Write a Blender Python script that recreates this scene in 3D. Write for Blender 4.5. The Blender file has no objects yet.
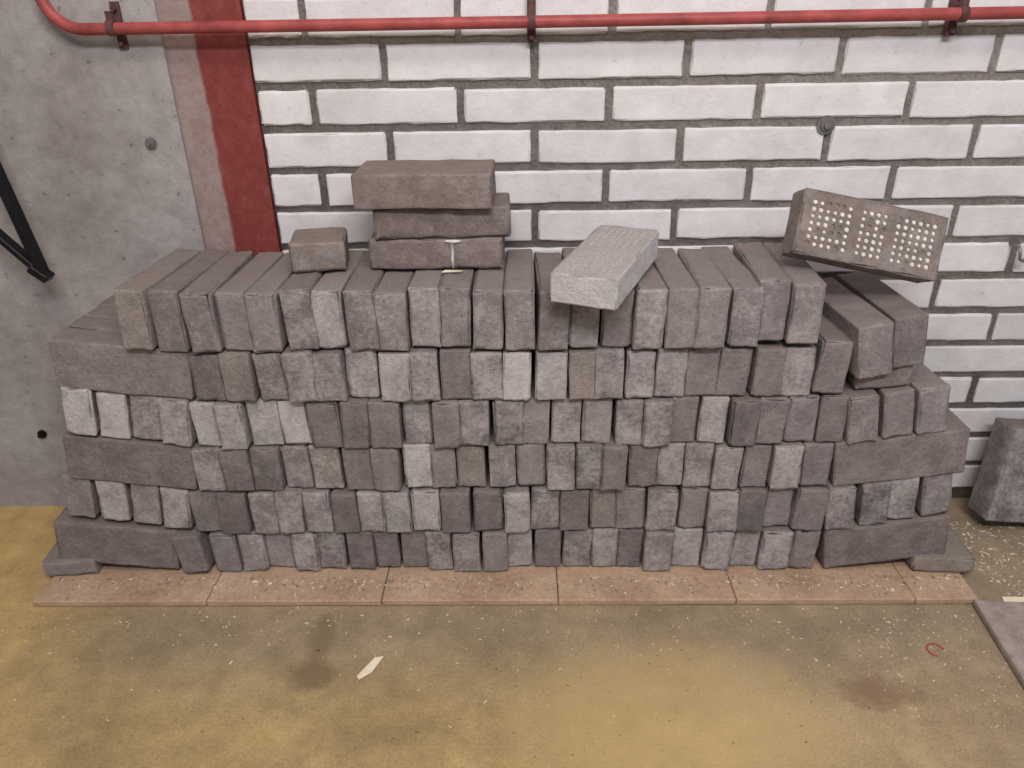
import bpy, math, random
from mathutils import Vector, Matrix, Euler, noise
random.seed(7)
scene = bpy.context.scene
scene.view_settings.view_transform = 'Standard'
scene.view_settings.look = 'None'
R = random.uniform

# ------------------------------------------------------------------ node helpers
def new_mat(name, rough=0.9, spec=0.25):
    m = bpy.data.materials.new(name); m.use_nodes = True
    nt = m.node_tree; b = nt.nodes['Principled BSDF']
    b.inputs['Roughness'].default_value = rough
    b.inputs['Specular IOR Level'].default_value = spec
    return m, nt, b
def nd(nt, t, **kw):
    n = nt.nodes.new(t)
    for k, v in kw.items(): setattr(n, k, v)
    return n
def noise_n(nt, vec, scale, detail=5, rough=0.6):
    n = nd(nt, 'ShaderNodeTexNoise')
    n.inputs['Scale'].default_value = scale; n.inputs['Detail'].default_value = detail
    n.inputs['Roughness'].default_value = rough
    nt.links.new(vec, n.inputs['Vector']); return n.outputs['Fac']
def ramp(nt, fac, stops):
    r = nd(nt, 'ShaderNodeValToRGB'); e = r.color_ramp.elements
    while len(e) < len(stops): e.new(0.5)
    for i, (p, c) in enumerate(stops):
        e[i].position = p
        e[i].color = (c, c, c, 1) if isinstance(c, (int, float)) else (*c, 1)
    nt.links.new(fac, r.inputs['Fac']); return r.outputs['Color']
def mix(nt, fac, a, b, mode='MIX'):
    m = nd(nt, 'ShaderNodeMix', data_type='RGBA', blend_type=mode)
    for s, v in ((m.inputs['Factor'], fac), (m.inputs['A'], a), (m.inputs['B'], b)):
        if isinstance(v, (int, float)): s.default_value = v
        elif isinstance(v, tuple): s.default_value = (*v, 1)
        else: nt.links.new(v, s)
    return m.outputs['Result']
def math_n(nt, op, a, b=0.0, c=None):
    m = nd(nt, 'ShaderNodeMath', operation=op)
    for i, v in enumerate((a, b) if c is None else (a, b, c)):
        if isinstance(v, (int, float)): m.inputs[i].default_value = v
        else: nt.links.new(v, m.inputs[i])
    return m.outputs[0]
def bump(nt, b, h, strength=0.4, dist=0.002):
    n = nd(nt, 'ShaderNodeBump'); n.inputs['Strength'].default_value = strength
    n.inputs['Distance'].default_value = dist
    nt.links.new(h, n.inputs['Height']); nt.links.new(n.outputs[0], b.inputs['Normal'])
def objco(nt): return nd(nt, 'ShaderNodeTexCoord').outputs['Object']
def sep(nt, v):
    s = nd(nt, 'ShaderNodeSeparateXYZ'); nt.links.new(v, s.inputs[0]); return s.outputs
def simple(name, col, rough=0.6, metal=0.0, var=0.25, scale=60):
    m, nt, b = new_mat(name, rough); co = objco(nt)
    f = noise_n(nt, co, scale)
    c = mix(nt, ramp(nt, f, [(0.3, 0.0), (0.7, 1.0)]), tuple(x*(1-var) for x in col), tuple(min(1, x*(1+var)) for x in col))
    nt.links.new(c, b.inputs['Base Color']); b.inputs['Metallic'].default_value = metal
    bump(nt, b, f, 0.2, 0.001); return m

# ------------------------------------------------------------------ materials
def mat_brick():
    m, nt, b = new_mat('old_clinker_brick', 0.92, 0.15); co = objco(nt)
    at = nd(nt, 'ShaderNodeAttribute', attribute_name='bcol').outputs['Color']
    wh = nd(nt, 'ShaderNodeAttribute', attribute_name='white').outputs['Fac']
    n1 = noise_n(nt, co, 28, 6, 0.65); n2 = noise_n(nt, co, 150, 7, 0.75); n3 = noise_n(nt, co, 480, 3, 0.6)
    c = mix(nt, 1.0, at, ramp(nt, n1, [(0.3, 0.80), (0.7, 1.16)]), 'MULTIPLY')
    c = mix(nt, 1.0, c, ramp(nt, n2, [(0.28, 0.72), (0.7, 1.20)]), 'MULTIPLY')
    # pale mortar / lime haze
    haze = ramp(nt, noise_n(nt, co, 30, 8, 0.78), [(0.48, 0.0), (0.75, 0.5)])
    c = mix(nt, haze, c, (0.44, 0.41, 0.41))
    w = math_n(nt, 'ADD', wh, math_n(nt, 'MULTIPLY', math_n(nt, 'SUBTRACT', n1, 0.5), 1.3))
    w = math_n(nt, 'ADD', w, math_n(nt, 'MULTIPLY', math_n(nt, 'SUBTRACT', n2, 0.5), 1.0))
    wm = math_n(nt, 'MULTIPLY', ramp(nt, w, [(0.1, 0.0), (1.0, 0.85)]), ramp(nt, wh, [(0.02, 0.0), (0.15, 1.0)]))
    c = mix(nt, wm, c, (0.66, 0.635, 0.645))
    # brown dust tint; also darkens upward faces, shading put into the colour
    up = sep(nt, nd(nt, 'ShaderNodeNewGeometry').outputs['Normal'])[2]
    du = math_n(nt, 'MULTIPLY', ramp(nt, up, [(0.5, 0.0), (0.9, 0.6)]), ramp(nt, n1, [(0.3, 0.6), (0.6, 1.0)]))
    c = mix(nt, du, c, (0.225, 0.180, 0.160))
    pits = ramp(nt, n3, [(0.30, 0.5), (0.40, 1.0)])
    c = mix(nt, 1.0, c, pits, 'MULTIPLY')
    nt.links.new(c, b.inputs['Base Color'])
    h = math_n(nt, 'ADD', n2, math_n(nt, 'MULTIPLY', n3, 0.6))
    bump(nt, b, h, 0.8, 0.003); return m
def mat_white_brick():
    m, nt, b = new_mat('white_painted_brick', 0.6, 0.3); co = objco(nt)
    at = nd(nt, 'ShaderNodeAttribute', attribute_name='bcol').outputs['Color']
    n1 = noise_n(nt, co, 14, 7, 0.7); n2 = noise_n(nt, co, 160, 6, 0.7)
    c = mix(nt, 1.0, at, ramp(nt, n1, [(0.3, (0.84, 0.82, 0.81)), (0.62, (1.03, 1.03, 1.03))]), 'MULTIPLY')
    spots = ramp(nt, noise_n(nt, co, 60, 8, 0.75), [(0.31, 1.0), (0.41, 0.0)])
    c = mix(nt, math_n(nt, 'MULTIPLY', spots, 0.6), c, (0.42, 0.38, 0.37))
    nt.links.new(c, b.inputs['Base Color']); bump(nt, b, math_n(nt, 'ADD', n2, n1), 0.5, 0.002); return m
def mat_mortar():
    m, nt, b = new_mat('grey_mortar', 0.95, 0.1); co = objco(nt)
    n1 = noise_n(nt, co, 35, 6, 0.7); n2 = noise_n(nt, co, 250, 5, 0.7)
    c = ramp(nt, n1, [(0.3, (0.25, 0.22, 0.205)), (0.55, (0.35, 0.32, 0.305)), (0.8, (0.48, 0.46, 0.45))])
    c = mix(nt, 1.0, c, ramp(nt, n2, [(0.3, 0.7), (0.7, 1.15)]), 'MULTIPLY')
    nt.links.new(c, b.inputs['Base Color']); bump(nt, b, n2, 0.8, 0.003); return m
def mat_concrete():
    m, nt, b = new_mat('cast_concrete', 0.85, 0.2); co = objco(nt)
    n1 = noise_n(nt, co, 5, 7, 0.65); n2 = noise_n(nt, co, 45, 7, 0.7); n3 = noise_n(nt, co, 300, 4, 0.6)
    c = ramp(nt, n1, [(0.3, (0.25, 0.222, 0.215)), (0.5, (0.345, 0.322, 0.322)), (0.7, (0.44, 0.42, 0.42))])
    c = mix(nt, 1.0, c, ramp(nt, n2, [(0.28, 0.78), (0.62, 1.05)]), 'MULTIPLY')
    pits = ramp(nt, noise_n(nt, co, 90, 2, 0.4), [(0.22, 0.6), (0.29, 1.0)])
    c = mix(nt, 1.0, c, pits, 'MULTIPLY')
    nt.links.new(c, b.inputs['Base Color']); bump(nt, b, math_n(nt, 'ADD', n2, n3), 0.35, 0.003); return m
def mat_red_band():
    m, nt, b = new_mat('worn_red_paint_on_concrete', 0.7, 0.3); co = objco(nt)
    n1 = noise_n(nt, co, 11, 8, 0.75); n2 = noise_n(nt, co, 70, 7, 0.75)
    X = sep(nt, co)[0]
    t = math_n(nt, 'ADD', X, math_n(nt, 'MULTIPLY', math_n(nt, 'SUBTRACT', n1, 0.5), 0.018))
    mask = ramp(nt, math_n(nt, 'MULTIPLY', math_n(nt, 'ADD', t, 0.50), 8.0), [(0.41, 0.0), (0.45, 1.0)])
    conc = ramp(nt, n2, [(0.3, (0.25, 0.165, 0.155)), (0.7, (0.36, 0.29, 0.28))])
    red = ramp(nt, n2, [(0.3, (0.16, 0.030, 0.027)), (0.55, (0.225, 0.045, 0.040)), (0.78, (0.27, 0.085, 0.075))])
    sc = ramp(nt, noise_n(nt, co, 26, 9, 0.8), [(0.56, 0.0), (0.75, 0.5)])
    red = mix(nt, sc, red, (0.30, 0.18, 0.17))
    nt.links.new(mix(nt, mask, conc, red), b.inputs['Base Color']); bump(nt, b, n2, 0.4, 0.002); return m
def mat_floor():
    m, nt, b = new_mat('dusty_ochre_floor', 0.75, 0.3); co = objco(nt)
    s = sep(nt, co)
    n1 = noise_n(nt, co, 3.2, 6, 0.6); n2 = noise_n(nt, co, 22, 7, 0.7); n3 = noise_n(nt, co, 240, 4, 0.65)
    n4 = noise_n(nt, co, 7, 6, 0.65)
    c = ramp(nt, n1, [(0.32, (0.34, 0.24, 0.12)), (0.5, (0.44, 0.32, 0.15)), (0.68, (0.58, 0.405, 0.165))])
    g = math_n(nt, 'ADD', math_n(nt, 'MULTIPLY', s[0], 1.2), n1)
    g = ramp(nt, math_n(nt, 'MULTIPLY', g, 0.6), [(0.40, 0.0), (0.95, 0.8)])
    c = mix(nt, g, c, (0.34, 0.265, 0.205))
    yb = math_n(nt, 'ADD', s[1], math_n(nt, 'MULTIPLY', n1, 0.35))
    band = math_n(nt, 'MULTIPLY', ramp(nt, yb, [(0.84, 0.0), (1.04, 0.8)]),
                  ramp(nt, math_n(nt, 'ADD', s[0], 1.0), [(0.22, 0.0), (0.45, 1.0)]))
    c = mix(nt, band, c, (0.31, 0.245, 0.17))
    lf = ramp(nt, math_n(nt, 'ADD', s[0], 1.0), [(0.1, 0.6), (0.4, 0.0)])
    c = mix(nt, lf, c, (0.62, 0.42, 0.16))
    c = mix(nt, 1.0, c, ramp(nt, n2, [(0.3, 0.78), (0.65, 1.08)]), 'MULTIPLY')
    c = mix(nt, 1.0, c, ramp(nt, n4, [(0.3, 0.80), (0.6, 1.06)]), 'MULTIPLY')
    c = mix(nt, 1.0, c, ramp(nt, n3, [(0.3, 0.78), (0.6, 1.05)]), 'MULTIPLY')
    def stain_or_bright(cx, cy, rx, ry, col, amt, k=1.6):
        nonlocal c
        dx = math_n(nt, 'DIVIDE', math_n(nt, 'SUBTRACT', s[0], cx), rx)
        dy = math_n(nt, 'DIVIDE', math_n(nt, 'SUBTRACT', s[1], cy), ry)
        d = math_n(nt, 'ADD', math_n(nt, 'MULTIPLY', dx, dx), math_n(nt, 'MULTIPLY', dy, dy))
        d = math_n(nt, 'ADD', d, math_n(nt, 'MULTIPLY', math_n(nt, 'SUBTRACT', n2, 0.5), k))
        c = mix(nt, ramp(nt, d, [(0.2, amt), (1.0, 0.0)]), c, col)
    stain_or_bright(0.22, 0.67, 0.24, 0.16, (0.58, 0.42, 0.19), 0.45, 2.5)  # warm brightness painted into the floor colour, not a stain
    stain_or_bright(-0.288, 0.815, 0.026, 0.060, (0.20, 0.145, 0.08), 0.75)
    stain_or_bright(-0.285, 0.750, 0.040, 0.034, (0.19, 0.135, 0.075), 0.8)
    stain_or_bright(0.50, 0.72, 0.06, 0.035, (0.22, 0.14, 0.085), 0.75, 2.5)
    sp = ramp(nt, noise_n(nt, co, 110, 3, 0.5), [(0.25, 0.45), (0.32, 1.0)])
    c = mix(nt, 1.0, c, sp, 'MULTIPLY')
    nt.links.new(c, b.inputs['Base Color']); bump(nt, b, math_n(nt, 'ADD', n2, n3), 0.2, 0.002); return m
def mat_tile():
    m, nt, b = new_mat('dusty_tan_pavers', 0.85, 0.2); co = objco(nt)
    n1 = noise_n(nt, co, 9, 6, 0.65); n2 = noise_n(nt, co, 150, 6, 0.7)
    c = ramp(nt, n1, [(0.3, (0.37, 0.245, 0.17)), (0.55, (0.49, 0.345, 0.24)), (0.75, (0.56, 0.425, 0.315))])
    c = mix(nt, 1.0, c, ramp(nt, n2, [(0.3, 0.75), (0.65, 1.1)]), 'MULTIPLY')
    nt.links.new(c, b.inputs['Base Color']); bump(nt, b, n2, 0.4, 0.002); return m
M_BRICK, M_WHITE, M_MORTAR = mat_brick(), mat_white_brick(), mat_mortar()
M_CONC, M_RED, M_FLOOR, M_TILE = mat_concrete(), mat_red_band(), mat_floor(), mat_tile()
M_PIPE = simple('red_pipe_enamel', (0.33, 0.07, 0.07), 0.45, 0, 0.35, 25)
M_CLAMP = simple('dark_red_clamp', (0.11, 0.05, 0.05), 0.6, 0, 0.4)
M_STEEL = simple('grey_steel', (0.24, 0.23, 0.23), 0.45, 0.6)
M_BLACK = simple('black_steel', (0.012, 0.012, 0.014), 0.4, 0.3)
M_PAPER = simple('cream_paper', (0.80, 0.72, 0.55), 0.8, 0, 0.08)
M_CHIP = simple('pale_chips', (0.70, 0.59, 0.46), 0.9, 0, 0.25)
M_LIME = simple('lime_paint', (0.72, 0.70, 0.66), 0.8, 0, 0.1)
M_HOLE = simple('dusty_perforation', (0.72, 0.67, 0.64), 0.9, 0, 0.2)
M_HOLED = simple('dark_perforation', (0.30, 0.28, 0.275), 0.9, 0, 0.2)  # hole bottoms darker than the pale brick around them
M_PLATE = simple('grey_floor_plate', (0.33, 0.28, 0.25), 0.6, 0.0, 0.3, 40)
M_REDWIRE = simple('red_wire', (0.5, 0.07, 0.07), 0.5)

# ------------------------------------------------------------------ mesh builder
class Build:
    def __init__(s): s.v=[]; s.f=[]; s.mi=[]; s.col=[]; s.wh=[]
    def add(s, verts, faces, mi=0, col=(.3,.3,.3), wh=0.0):
        o = len(s.v); s.v += verts
        s.f += [tuple(i+o for i in f) for f in faces]
        s.mi += [mi]*len(faces) if isinstance(mi, int) else mi
        s.col += [col]*len(verts)
        s.wh += ([wh]*len(verts) if isinstance(wh, (int, float)) else wh)
    def obj(s, name, mats, smooth=True, parent=None):
        me = bpy.data.meshes.new(name); me.from_pydata(s.v, [], s.f)
        for m in mats: me.materials.append(m)
        me.polygons.foreach_set('material_index', s.mi)
        me.polygons.foreach_set('use_smooth', [smooth]*len(s.f))
        a = me.attributes.new('bcol', 'FLOAT_COLOR', 'POINT')
        a.data.foreach_set('color', [x for c in s.col for x in (*c, 1.0)])
        w = me.attributes.new('white', 'FLOAT', 'POINT'); w.data.foreach_set('value', s.wh)
        me.update()
        ob = bpy.data.objects.new(name, me); scene.collection.objects.link(ob)
        if parent: ob.parent = parent
        return ob

def axis_pts(h, r, n):
    e = min(h*0.9, r*1.9)
    a = [-h, -h+r*0.4, -h+r, -h+e]; b = [h-e, h-r, h-r*0.4, h]
    return a + [(-h+e) + (2*(h-e))*(i/(n)) for i in range(1, n)] + b
def rbox(dx, dy, dz, r=0.004, seg=(6, 3, 3), jit=0.0009, chip=0.004, seed=0.0):
    """irregular, worn-edged brick centred on the origin"""
    hx, hy, hz = dx/2, dy/2, dz/2
    X, Y, Z = axis_pts(hx, r, seg[0]), axis_pts(hy, r, seg[1]), axis_pts(hz, r, seg[2])
    nx, ny, nz = len(X), len(Y), len(Z)
    idx = {}; V = []; F = []
    sv = Vector((seed*3.17, seed*1.31, seed*7.7))
    def vid(i, j, k):
        key = (i, j, k)
        if key in idx: return idx[key]
        p = Vector((X[i], Y[j], Z[k]))
        q = Vector((max(-hx+r, min(hx-r, p.x)), max(-hy+r, min(hy-r, p.y)), max(-hz+r, min(hz-r, p.z))))
        d = p-q
        if d.length > 1e-9:
            nn = d.normalized(); out = q + nn*r
        else: nn = Vector((0,0,0)); out = p
        ne = (abs(d.x) > 1e-6) + (abs(d.y) > 1e-6) + (abs(d.z) > 1e-6)
        n = noise.noise(p*45 + sv); n2 = noise.noise(p*110 + sv)
        out = out + nn*(n*jit*1.3 + n2*jit*0.6)
        if ne >= 2 and chip > 0:
            c = noise.noise(p*70 + sv*1.7)
            if c > 0.08: out = out - nn*min(chip, (c-0.08)*chip*3.2)
        idx[key] = len(V); V.append(out); return idx[key]
    for i in range(nx-1):
        for j in range(ny-1):
            F.append((vid(i,j,0), vid(i,j+1,0), vid(i+1,j+1,0), vid(i+1,j,0)))
            F.append((vid(i,j,nz-1), vid(i+1,j,nz-1), vid(i+1,j+1,nz-1), vid(i,j+1,nz-1)))
    for i in range(nx-1):
        for k in range(nz-1):
            F.append((vid(i,0,k), vid(i+1,0,k), vid(i+1,0,k+1), vid(i,0,k+1)))
            F.append((vid(i,ny-1,k), vid(i,ny-1,k+1), vid(i+1,ny-1,k+1), vid(i+1,ny-1,k)))
    for j in range(ny-1):
        for k in range(nz-1):
            F.append((vid(0,j,k), vid(0,j,k+1), vid(0,j+1,k+1), vid(0,j+1,k)))
            F.append((vid(nx-1,j,k), vid(nx-1,j+1,k), vid(nx-1,j+1,k+1), vid(nx-1,j,k+1)))
    return V, F

def pick_col():
    t = random.random(); g = R(0.82, 1.16)
    if t < 0.48: c = (0.272, 0.240, 0.243)
    elif t < 0.72: c = (0.320, 0.287, 0.294)
    elif t < 0.92: c = (0.215, 0.188, 0.190)
    else: c = (0.290, 0.250, 0.238)
    return tuple(x*g for x in c)
_seed = [0]
def put(B, size, loc, rot=(0,0,0), col=None, white=0.0, seg=(6,3,3), M=None, r=None):
    _seed[0] += 1
    V, F = rbox(*size, r=r or R(0.0020, 0.0038), seg=seg, jit=0.0012, chip=R(0.003, 0.008), seed=_seed[0])
    T = Matrix.Translation(loc) @ Euler([math.radians(a) for a in rot]).to_matrix().to_4x4()
    if M: T = M @ T
    wl = []
    for v in V:   # whiteness lives on the room-side end of the brick (old mortar face)
        f = 1.0 if v.y < -size[1]/2+0.005 else 0.25
        wl.append(white*f)
    B.add([tuple(T @ v) for v in V], F, 0, col or pick_col(), wl)

# ------------------------------------------------------------------ dimensions
L, W, T = 0.195, 0.0785, 0.0435
YF = 0.955; YC = YF + L/2; WALL = 1.166
TILE = 0.012; P = 0.0796
CAMZ = 0.8385
BASE = TILE + 0.0015

# ------------------------------------------------------------------ brick stack
S = Build()
def header_row(x0, x1, n, z0, whites):
    ws = [R(0.91, 1.09) for _ in range(n)]; k = (x1-x0)/sum(ws); x = x0
    for i, w in enumerate(ws):
        w *= k
        wh = whites.get(i, 0.0)
        if wh == 0.0 and random.random() < 0.32: wh = R(0.12, 0.38)
        hh = W + R(-0.0025, 0.0006)
        put(S, (w-0.0020, L*R(0.97, 1.01), hh), (x+w/2, YC+R(-0.007, 0.008), z0+hh/2+R(0, 0.0006)),
            (R(-0.8, 0.8), R(-1.6, 1.6), R(-1.8, 1.8)), white=wh)
        x += w
z = lambda r: BASE + r*P
header_row(-0.494, 0.4935, 22, z(0), {3: .4, 8: .3, 14: .4, 17: .5, 20: .4})
header_row(-0.513, 0.495, 22, z(1), {7: .5, 8: .5, 11: .65, 6: .35, 16: .3, 18: .3})
header_row(-0.493, 0.488, 22, z(2), {7: .75, 12: .3, 13: .3, 20: .45, 16: .3, 17: .25})
header_row(-0.479, 0.500, 22, z(3), {0: .7, 1: .5, 2: .6, 3: .8, 9: .3, 14: .35, 10: .3})
header_row(-0.462, 0.440, 20, z(4), {9: .45, 10: .85, 11: .5, 5: .3, 13: .3, 15: .4, 19: .3, 14: .3})
put(S, (T, L, W+0.004), (0.463, YC+0.004, z(4)+W/2+0.006), (0, 3, 0))
W6 = 0.089
n6 = 21; xs = -0.494; pw = (0.437+0.494)/n6
for i in range(n6):
    yaw = R(-2.2, 2.2) if i < n6-2 else -4
    up = 0.006 if i >= n6-2 else (0.003 if i in (0, 1) else R(-0.001, 0.001))
    put(S, (pw-0.0022, L*R(0.98, 1.03), W6+R(-0.004, 0.003)), (xs+pw*(i+.5), YC-0.002+R(-0.011, 0.009), z(5)+W6/2+0.001+up),
        (R(-0.6, 0.6), R(-2.2, 2.2), yaw), white={4: .2, 5: .35, 10: .15, 15: .35, 13: .3}.get(i, R(0, .15)))
put(S, (T-0.003, L, W6), (-0.514, YC-0.012, z(5)+W6/2+0.010), (0, 3.5, -2))
def pile(px, z0, ang, side):
    a = math.radians(ang)
    return Matrix.Translation((px, YF, z0)) @ Matrix.Rotation(-a*side, 4, 'Y')
def stretchers(px, z0, ang, side, n=4, tone=None):
    M = pile(px, z0, ang, side)
    for i in range(n):
        put(S, (L, T, W), (side*(L/2+0.001+R(0, .006)*0.5), T/2+i*0.0465+R(-0.002, 0.002), W/2+0.0005), (R(-1, 1), 0, R(-1, 1)),
            M=M, col=tone if i == 0 else None, seg=(9, 2, 3))
def headers(px, z0, ang, side, whites, pitch=0.0455, n=4):
    M = pile(px, z0, ang, side)
    for i in range(n):
        put(S, (T, L, W), (side*(pitch*(i+.5)), L/2+R(-0.006, 0.006), W/2+0.0005), (R(-1, 1), R(-2, 2), R(-2, 2)), M=M,
            white=whites[i])
dk = (0.225, 0.190, 0.188)
stretchers(-0.554, z(0), 7.5, -1, tone=dk)
put(S, (T, L, W-0.004), (-0.522, YC-0.010, z(0)+W/2+0.0015), (0, -5, -2))
headers(-0.513, z(1)+0.003, 8, -1, [.45, .15, .4, .0], pitch=0.052)
stretchers(-0.492, z(2)+0.002, 7, -1, tone=(0.215, 0.186, 0.187))
headers(-0.480, z(3)+0.002, 8, -1, [.35, .25, .75, .85], pitch=0.0475)
stretchers(-0.464, z(4)+0.001, 7, -1, tone=(0.27, 0.232, 0.228))
stretchers(0.508, z(0), 7.5, 1, tone=dk)
headers(0.497, z(1)+0.002, 7.5, 1, [.3, .25, .4, .1], pitch=0.0495)
stretchers(0.497, z(2)+0.001, 7.5, 1, tone=(0.255, 0.218, 0.215))
headers(0.503, z(3)+0.001, 8, 1, [.1, .0, .1], pitch=0.048, n=3)
# bricks that slid on the right shoulder
put(S, (W, L-0.01, 0.034), (0.548, YC+0.006, z(4)+0.034/2+0.009), (0, -8, -4))
put(S, (T+0.006, L, W+0.003), (0.506, YC-0.006, z(4)+0.034+W/2+0.002), (0, -10, 4), white=.15)
put(S, (T+0.003, L, W), (0.558, YC+0.002, z(4)+0.034+W/2+0.012), (0, -8, 2), col=(0.22, .19, .192))
# foot pieces wedged under the sagging ends
put(S, (0.085, 0.10, 0.030), (-0.735, YF+0.040, BASE+0.0152), (0, 0, 4))
put(S, (0.095, 0.12, 0.030), (0.700, YF+0.050, BASE+0.0152), (0, 0, -3), col=(0.31, .265, .23))
S.obj('brick_stack', [M_BRICK])

# ------------------------------------------------------------------ loose bricks on the stack
TOP = z(5) + W6 + 0.004
def loose(name, size, loc, rot, white=0.0, col=None, extra=None, seg=(9, 4, 3)):
    B = Build(); put(B, size, (0, 0, 0), col=col, white=white, seg=seg)
    if extra: extra(B)
    ob = B.obj(name, [M_BRICK, M_LIME]); ob.location = loc
    ob.rotation_euler = [math.radians(a) for a in rot]; return ob
def lime(B):
    y0, y1 = -0.0468, -0.042
    out = [(0.0235,-0.021),(0.0262,-0.021),(0.0258,-0.008),(0.0270,0.004),(0.0262,0.0165),(0.034,0.0172),(0.039,0.0196),(0.030,0.0208),(0.016,0.0206),(0.014,0.0188),(0.0215,0.0172),(0.0238,0.008),(0.0228,-0.006)]
    n = len(out)
    v = [(x, y0, zz) for x, zz in out] + [(x, y1, zz) for x, zz in out]
    B.add(v, [tuple(range(n))] + [(i, i+n, (i+1) % n+n, (i+1) % n) for i in range(n)], 1)
loose('brick', (0.194, 0.090, 0.045), (-0.105, 1.083, TOP+0.0225), (0, 0, -0.5), col=(0.25, 0.20, 0.19), extra=lime)
loose('brick', (0.194, 0.092, 0.045), (-0.094, 1.083, TOP+0.068), (0, 0, 1.5), col=(0.225, 0.18, 0.17))
loose('brick', (0.192, 0.100, 0.048), (-0.116, 1.073, TOP+0.116), (1.2, 0, -1.5), col=(0.26, 0.21, 0.20))
loose('half_brick', (0.078, 0.085, 0.043), (-0.281, 1.072, TOP+0.022), (0, 0, 9), col=(0.29, 0.24, 0.22), seg=(4, 4, 3))

def perforated(name, loc, rot, white, col, holemat, skip=(7, 12), hr=0.33, l=0.2):
    """brick with a pressed grid of blind round holes in its broad face (+Z)"""
    w, t = 0.090, 0.042
    B = Build()
    V, F = rbox(l, w, t, r=0.0025, seg=(10, 5, 3), jit=0.0008, chip=0.005, seed=91)
    nx, ny = 20, 9
    keep = []
    for f in F:
        c = sum((V[i] for i in f), Vector())/len(f)
        if c.z > t/2-0.0012 and abs(c.x) < l/2-0.003 and abs(c.y) < w/2-0.003: continue
        keep.append(f)
    B.add([tuple(v) for v in V], keep, 0, col, white)
    X0, X1, Y0, Y1 = -l/2+0.0026, l/2-0.0026, -w/2+0.0026, w/2-0.0026
    cx, cy = (X1-X0)/nx, (Y1-Y0)/ny; zt = t/2-0.0002; dep = 0.006
    for i in range(nx):
        for j in range(ny):
            x0, y0 = X0+i*cx, Y0+j*cy; x1, y1 = x0+cx, y0+cy; xm, ym = (x0+x1)/2, (y0+y1)/2
            if i in skip or i in (0, nx-1) or j in (0, ny-1):
                B.add([(x0,y0,zt),(x1,y0,zt),(x1,y1,zt),(x0,y1,zt)], [(0,1,2,3)], 0, col, white); continue
            rr = hr*min(cx, cy)*R(0.8, 1.12)
            outer = [(x1,ym),(x1,y1),(xm,y1),(x0,y1),(x0,ym),(x0,y0),(xm,y0),(x1,y0)]
            ring = [(xm+rr*math.cos(k*math.pi/4), ym+rr*math.sin(k*math.pi/4)) for k in range(8)]
            vs = [(a, b, zt) for a, b in outer] + [(a, b, zt) for a, b in ring] + [(a, b, zt-dep*0.3) for a, b in ring]
            fs = []; mi = []
            for k in range(8):
                k2 = (k+1) % 8
                fs.append((k, k2, 8+k2, 8+k)); mi.append(0)
                fs.append((8+k, 8+k2, 16+k2, 16+k)); mi.append(0)
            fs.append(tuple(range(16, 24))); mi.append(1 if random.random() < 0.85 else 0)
            B.add(vs, fs, mi, col, white)
    ob = B.obj(name, [M_BRICK, holemat], smooth=False)
    ob.location = loc; ob.rotation_euler = [math.radians(a) for a in rot]; return ob
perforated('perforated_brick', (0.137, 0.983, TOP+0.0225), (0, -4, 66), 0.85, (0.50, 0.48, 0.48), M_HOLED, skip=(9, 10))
perforated('perforated_brick', (0.499, 1.026, TOP+0.045), (66, 12, -1), 0.0, (0.24, 0.198, 0.183), M_HOLE, skip=(7, 12), hr=0.36, l=0.208)

# ------------------------------------------------------------------ room shell
def plain_box(B, x0, x1, y0, y1, z0, z1, mi=0):
    v = [(x0,y0,z0),(x1,y0,z0),(x1,y1,z0),(x0,y1,z0),(x0,y0,z1),(x1,y0,z1),(x1,y1,z1),(x0,y1,z1)]
    B.add(v, [(0,3,2,1),(4,5,6,7),(0,1,5,4),(1,2,6,5),(2,3,7,6),(3,0,4,7)], mi)
B = Build(); plain_box(B, -3, 3, -2.5, 1.4, -0.1, 0.0); B.obj('floor', [M_FLOOR], smooth=False)
B = Build(); plain_box(B, -0.372, 3, WALL+0.004, WALL+0.15, 0, 2.3, 1)
zc0 = CAMZ - 0.0640; ph = 0.0604; XL = -0.372
for k in range(-13, 25):
    zc = zc0 + k*ph
    if zc < 0.0: continue
    off = 0.0405 if k % 2 == 0 else 0.1505
    n0 = int((XL-off)/0.22) - 2
    for n in range(n0, n0+17):
        a = off + n*0.22 + 0.0055; b = a + 0.209
        a = max(a, XL+0.002)
        if b - a < 0.025 or a > 2.9: continue
        b2 = b + R(-0.0015, 0.0015)
        far = a > 1.5 or zc > 1.1
        V, F = rbox(b2-a, 0.03, 0.0490+R(-0.0015, 0.0015), r=0.0022, seg=(3, 1, 1) if far else (10, 1, 3), jit=0.0011, chip=0.004, seed=k*31+n)
        g = R(0.91, 1.02)
        off3 = Vector(((a+b2)/2, WALL+0.015+R(-0.001, 0.001), zc+R(-0.001, 0.001)))
        B.add([tuple(v+off3) for v in V], F, 0, (0.745*g, 0.735*g, 0.76*g), 0)
B.obj('wall_back', [M_WHITE, M_MORTAR])
B = Build(); plain_box(B, -3, -0.492, WALL-0.008, WALL+0.15, 0, 2.3); B.obj('wall_left_concrete', [M_CONC], smooth=False)
B = Build(); plain_box(B, -0.492, -0.374, WALL-0.001, WALL+0.14, 0, 2.3); B.obj('trim_1', [M_RED], smooth=False)

# ------------------------------------------------------------------ paver strip
B = Build()
xj = [-0.765, -0.486, -0.207, 0.072, 0.351, 0.630, 0.728]
for i in range(6):
    V, F = rbox(xj[i+1]-xj[i]-0.0012, 0.262, TILE-0.001, r=0.0015, seg=(10, 8, 1), jit=0.0003, chip=0.0015, seed=300+i)
    o = Vector(((xj[i]+xj[i+1])/2, 0.887+0.131, TILE/2))
    B.add([tuple(v+o) for v in V], F)
B.obj('paver_strip', [M_TILE])

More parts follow.
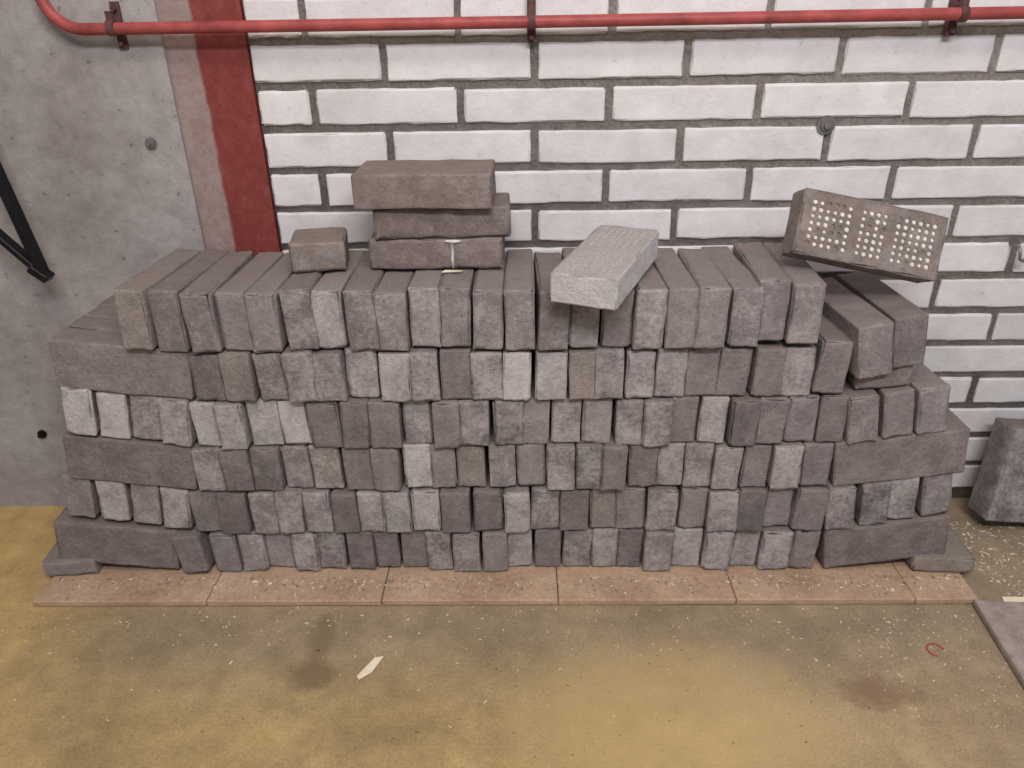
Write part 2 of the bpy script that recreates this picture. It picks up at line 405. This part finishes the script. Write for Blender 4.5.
# ------------------------------------------------------------------ pipe with clamps
def empty(name, loc=(0,0,0)):
    e = bpy.data.objects.new(name, None); e.location = loc; e.empty_display_size = 0.05
    scene.collection.objects.link(e); return e
def tube(name, pts, rad, mat, parent=None, res=8):
    cu = bpy.data.curves.new(name, 'CURVE'); cu.dimensions = '3D'; cu.bevel_depth = rad; cu.bevel_resolution = res
    cu.use_fill_caps = True
    sp = cu.splines.new('POLY'); sp.points.add(len(pts)-1)
    for i, p in enumerate(pts): sp.points[i].co = (*p, 1)
    sp.use_smooth = True
    ob = bpy.data.objects.new(name, cu); cu.materials.append(mat); scene.collection.objects.link(ob)
    if parent: ob.parent = parent
    return ob
PY, PZ = 1.134, 0.8255
pipe = empty('red_wall_pipe')
pts = [(2.6, PY, PZ+0.006), (0.0, PY, PZ), (-0.587, PY, PZ)]
rb = 0.05
for i in range(1, 10):
    a = i/9*math.radians(80)
    pts.append((-0.587 - rb*math.sin(a), PY, PZ + rb*(1-math.cos(a))))
lx, lz = pts[-1][0], pts[-1][2]
pts.append((lx-0.04, PY, lz+0.30)); pts.append((lx-0.06, PY, 2.2))
tube('pipe_run', pts, 0.0080, M_PIPE, pipe)
def cyl(B, c, ax, r, h, n=20, mi=0):
    c = Vector(c); q = Vector((0,0,1)).rotation_difference(Vector(ax))
    vs = []; fs = []
    for s_ in (-h/2, h/2):
        for i in range(n):
            a = 2*math.pi*i/n; vs.append(tuple(c + q @ Vector((r*math.cos(a), r*math.sin(a), s_))))
    for i in range(n):
        j = (i+1) % n; fs.append((i, j, n+j, n+i))
    fs.append(tuple(range(n-1, -1, -1))); fs.append(tuple(range(n, 2*n)))
    B.add(vs, fs, mi)
for i, x in enumerate((-0.547, 0.0355, 0.622)):
    B = Build()
    cyl(B, (x, PY, PZ+0.001), (1, 0, 0), 0.0105, 0.010)
    plain_box(B, x-0.005, x+0.005, PY, WALL-0.005, PZ-0.004, PZ+0.006)
    plain_box(B, x-0.006, x+0.006, WALL-0.013, WALL-0.001, PZ-0.026, PZ+0.034)
    plain_box(B, x-0.004, x+0.004, PY-0.004, PY+0.004, PZ+0.008, PZ+0.022)
    cyl(B, (x, WALL-0.016, PZ-0.019), (0, 1, 0), 0.004, 0.008, 6)
    cyl(B, (x, WALL-0.016, PZ+0.025), (0, 1, 0), 0.004, 0.008, 6)
    B.obj('clamp_%d' % (i+1), [M_CLAMP], smooth=False, parent=pipe)

# ------------------------------------------------------------------ small wall fittings
def bolt(x, zz, yb, r, mat):
    B = Build()
    cyl(B, (x, yb-0.0015, zz), (0, 1, 0), r, 0.004, 28)
    cyl(B, (x, yb-0.0045, zz), (0, 1, 0), r*0.65, 0.004, 24)
    cyl(B, (x, yb-0.008, zz), (0, 1, 0), r*0.4, 0.007, 6)
    B.obj('wall_anchor_bolt', [mat], smooth=False)
bolt(0.474, 0.681, WALL, 0.0135, M_STEEL)
bolt(-0.540, 0.669, WALL-0.008, 0.0085, M_STEEL)
bolt(-0.860, 0.162, WALL-0.008, 0.008, M_BLACK)
hp = [(0.80, WALL+0.003, 0.495), (0.80, WALL-0.022, 0.497), (0.800, WALL-0.028, 0.490), (0.803, WALL-0.028, 0.478), (0.812, WALL-0.024, 0.474), (0.818, WALL-0.02, 0.482)]
tube('wall_hook', hp, 0.0025, M_STEEL, None, 4)

br = empty('black_steel_bracket')
def bar(name, a, b, w, d):
    a, b = Vector(a), Vector(b); n = (b-a).normalized()
    side = n.cross(Vector((0,1,0))).normalized()*w/2; dep = Vector((0, d/2, 0))
    vs = [tuple(p + s*side + t*dep) for p in (a, b) for s in (-1, 1) for t in (-1, 1)]
    B = Build(); B.add(vs, [(0,1,3,2),(4,6,7,5),(0,4,5,1),(2,3,7,6),(0,2,6,4),(1,5,7,3)])
    o = B.obj(name, [M_BLACK], smooth=False, parent=br)
    m = o.modifiers.new('bevel', 'BEVEL'); m.width = 0.0025; m.segments = 3
bar('strut', (-0.766, 1.10, 0.76), (-0.727, 1.10, 0.486), 0.012, 0.02)
bar('brace', (-0.86, 1.10, 0.645), (-0.729, 1.10, 0.488), 0.010, 0.02)
bar('toe', (-0.742, 1.10, 0.496), (-0.719, 1.10, 0.476), 0.013, 0.024)
bar('upright', (-0.86, 1.10, 0.60), (-0.86, 1.10, 0.80), 0.016, 0.02)
bar('top_arm', (-0.88, 1.10, 0.765), (-0.755, 1.10, 0.765), 0.014, 0.02)
B = Build(); plain_box(B, -0.885, -0.835, 1.10, WALL-0.008, 0.66, 0.80); B.obj('mount', [M_BLACK], smooth=False, parent=br)

B = Build(); put(B, (0.15, 0.055, 0.175), (0, 0, 0), col=(0.22, 0.195, 0.195), white=0.3, seg=(8, 3, 9))
o = B.obj('paving_block', [M_BRICK]); o.location = (0.908, 1.100, 0.104); o.rotation_euler = (math.radians(-8), math.radians(7), math.radians(3))
B = Build(); V, F = rbox(0.6, 0.62, 0.012, r=0.002, seg=(12, 12, 1), jit=0.0004, chip=0.002, seed=5)
B.add([tuple(v) for v in V], F); o = B.obj('floor_plate', [M_PLATE])
o.rotation_euler = (0, 0, math.radians(-6)); o.location = (0.983, 0.546, 0.0068)

def scrap(name, c, pts2, mat, lift=0.002):
    B = Build(); n = len(pts2)
    top = [(c[0]+x, c[1]+y, c[2]+0.0012+lift*abs(math.sin(i*1.7))) for i, (x, y) in enumerate(pts2)]
    bot = [(x, y, zz-0.0010) for x, y, zz in top]
    B.add(top+bot, [tuple(range(n)), tuple(range(2*n-1, n-1, -1))] + [(i, n+i, n+(i+1) % n, (i+1) % n) for i in range(n)])
    B.obj(name, [mat], smooth=False)
scrap('paper_scrap', (-0.205, 0.762, 0), [(0.018, 0.022), (0.006, 0.018), (-0.014, -0.014), (-0.010, -0.022), (0.006, -0.008)], M_PAPER)
scrap('paper_scrap', (0.80, 0.895, 0.0), [(-0.03, -0.004), (0.03, -0.006), (0.034, 0.006), (-0.028, 0.006)], M_PAPER)
scrap('paper_scrap', (-0.082, 1.022, TOP+0.001), [(-0.014, -0.003), (0.010, -0.004), (0.016, 0.002), (-0.01, 0.003)], M_PAPER, 0.001)
tube('red_wire_loop', [(0.616+0.012*math.cos(a*0.5), 0.794+0.012*math.sin(a*0.5), 0.0015) for a in range(0, 10)], 0.0010, M_REDWIRE, None, 3)

# debris : mortar crumbs and wood chips in one object
B = Build()
def crumb(x, y, zz, s):
    e = Euler((0, 0, R(0, 6.28))).to_matrix(); l = s*R(0.8, 2.6)
    pts = [Vector((-l, -s*R(.4, .8), 0)), Vector((l, -s*R(.3, .8), 0)), Vector((l*.8, s*R(.3, .8), 0)), Vector((-l*.9, s*R(.3, .9), 0))]
    top = [p*0.7 + Vector((0, 0, s*R(.4, .9))) for p in pts]
    v = [tuple(e @ p + Vector((x, y, zz))) for p in pts+top]
    B.add(v, [(4,5,6,7),(0,1,5,4),(1,2,6,5),(2,3,7,6),(3,0,4,7),(3,2,1,0)], 0 if random.random() < .6 else 1)
for _ in range(480): crumb(R(-0.75, 0.72), 0.940-abs(random.gauss(0, 0.020)), TILE+0.0003, R(0.0006, 0.0020))
for _ in range(380): crumb(R(-0.80, 0.80), 0.885-abs(random.gauss(0, 0.06)), 0.0002, R(0.0005, 0.0015))
for _ in range(750): crumb(0.775+abs(random.gauss(0, .14)), R(0.875, 1.10), 0.0002, R(0.0005, 0.0019))
for _ in range(300): crumb(R(0.50, 0.72), R(0.66, 0.88), 0.0002, R(0.0004, 0.0012))
for _ in range(300): crumb(0.73+abs(random.gauss(0, .12)), R(0.55, 0.82), 0.0132, R(0.0004, 0.0012))
for _ in range(200): crumb(R(-0.9, 0.7), R(0.45, 0.86), 0.0002, R(0.0005, 0.0013))
for x, y, s in ((-0.395, 0.925, .0035), (-0.35, 0.92, .003), (0.60, 0.905, .004), (-0.42, 0.93, .003), (-0.2, .93, .0025), (0.2, .928, .0025)): crumb(x, y, TILE+0.0003, s)
B.obj('mortar_crumbs', [M_CHIP, M_BRICK], smooth=False)

# ------------------------------------------------------------------ light
w = bpy.data.worlds.new('world'); scene.world = w; w.use_nodes = True
w.node_tree.nodes['Background'].inputs[0].default_value = (0.92, 0.93, 1.0, 1)
w.node_tree.nodes['Background'].inputs[1].default_value = 0.36
def area(name, loc, tgt, sx, sy, power, col):
    l = bpy.data.lights.new(name, 'AREA'); l.shape = 'RECTANGLE'; l.size = sx; l.size_y = sy; l.energy = power; l.color = col
    o = bpy.data.objects.new(name, l); scene.collection.objects.link(o); o.location = loc
    o.rotation_euler = (Vector(tgt)-Vector(loc)).to_track_quat('-Z', 'Y').to_euler()
area('ceiling_tube_light', (0.30, -0.5, 1.85), (0.2, 1.1, 0.5), 1.1, 0.2, 27, (1.0, 0.96, 0.95))
area('ceiling_tube_light_warm', (-0.1, 0.0, 2.2), (0.1, 0.6, 0.0), 1.0, 0.3, 13, (1.0, 0.84, 0.67))

# ------------------------------------------------------------------ camera
cam = bpy.data.cameras.new('camera'); cam.lens = 26.02; cam.sensor_width = 36; cam.clip_start = 0.02
co = bpy.data.objects.new('camera', cam); scene.collection.objects.link(co)
co.matrix_world = Matrix.Translation((0.022, 0, CAMZ)) @ Matrix.Rotation(math.radians(1.1), 4, 'Z') @ Matrix.Rotation(math.radians(90-26.7), 4, 'X') @ Matrix.Rotation(math.radians(-0.95), 4, 'Z')
scene.camera = co
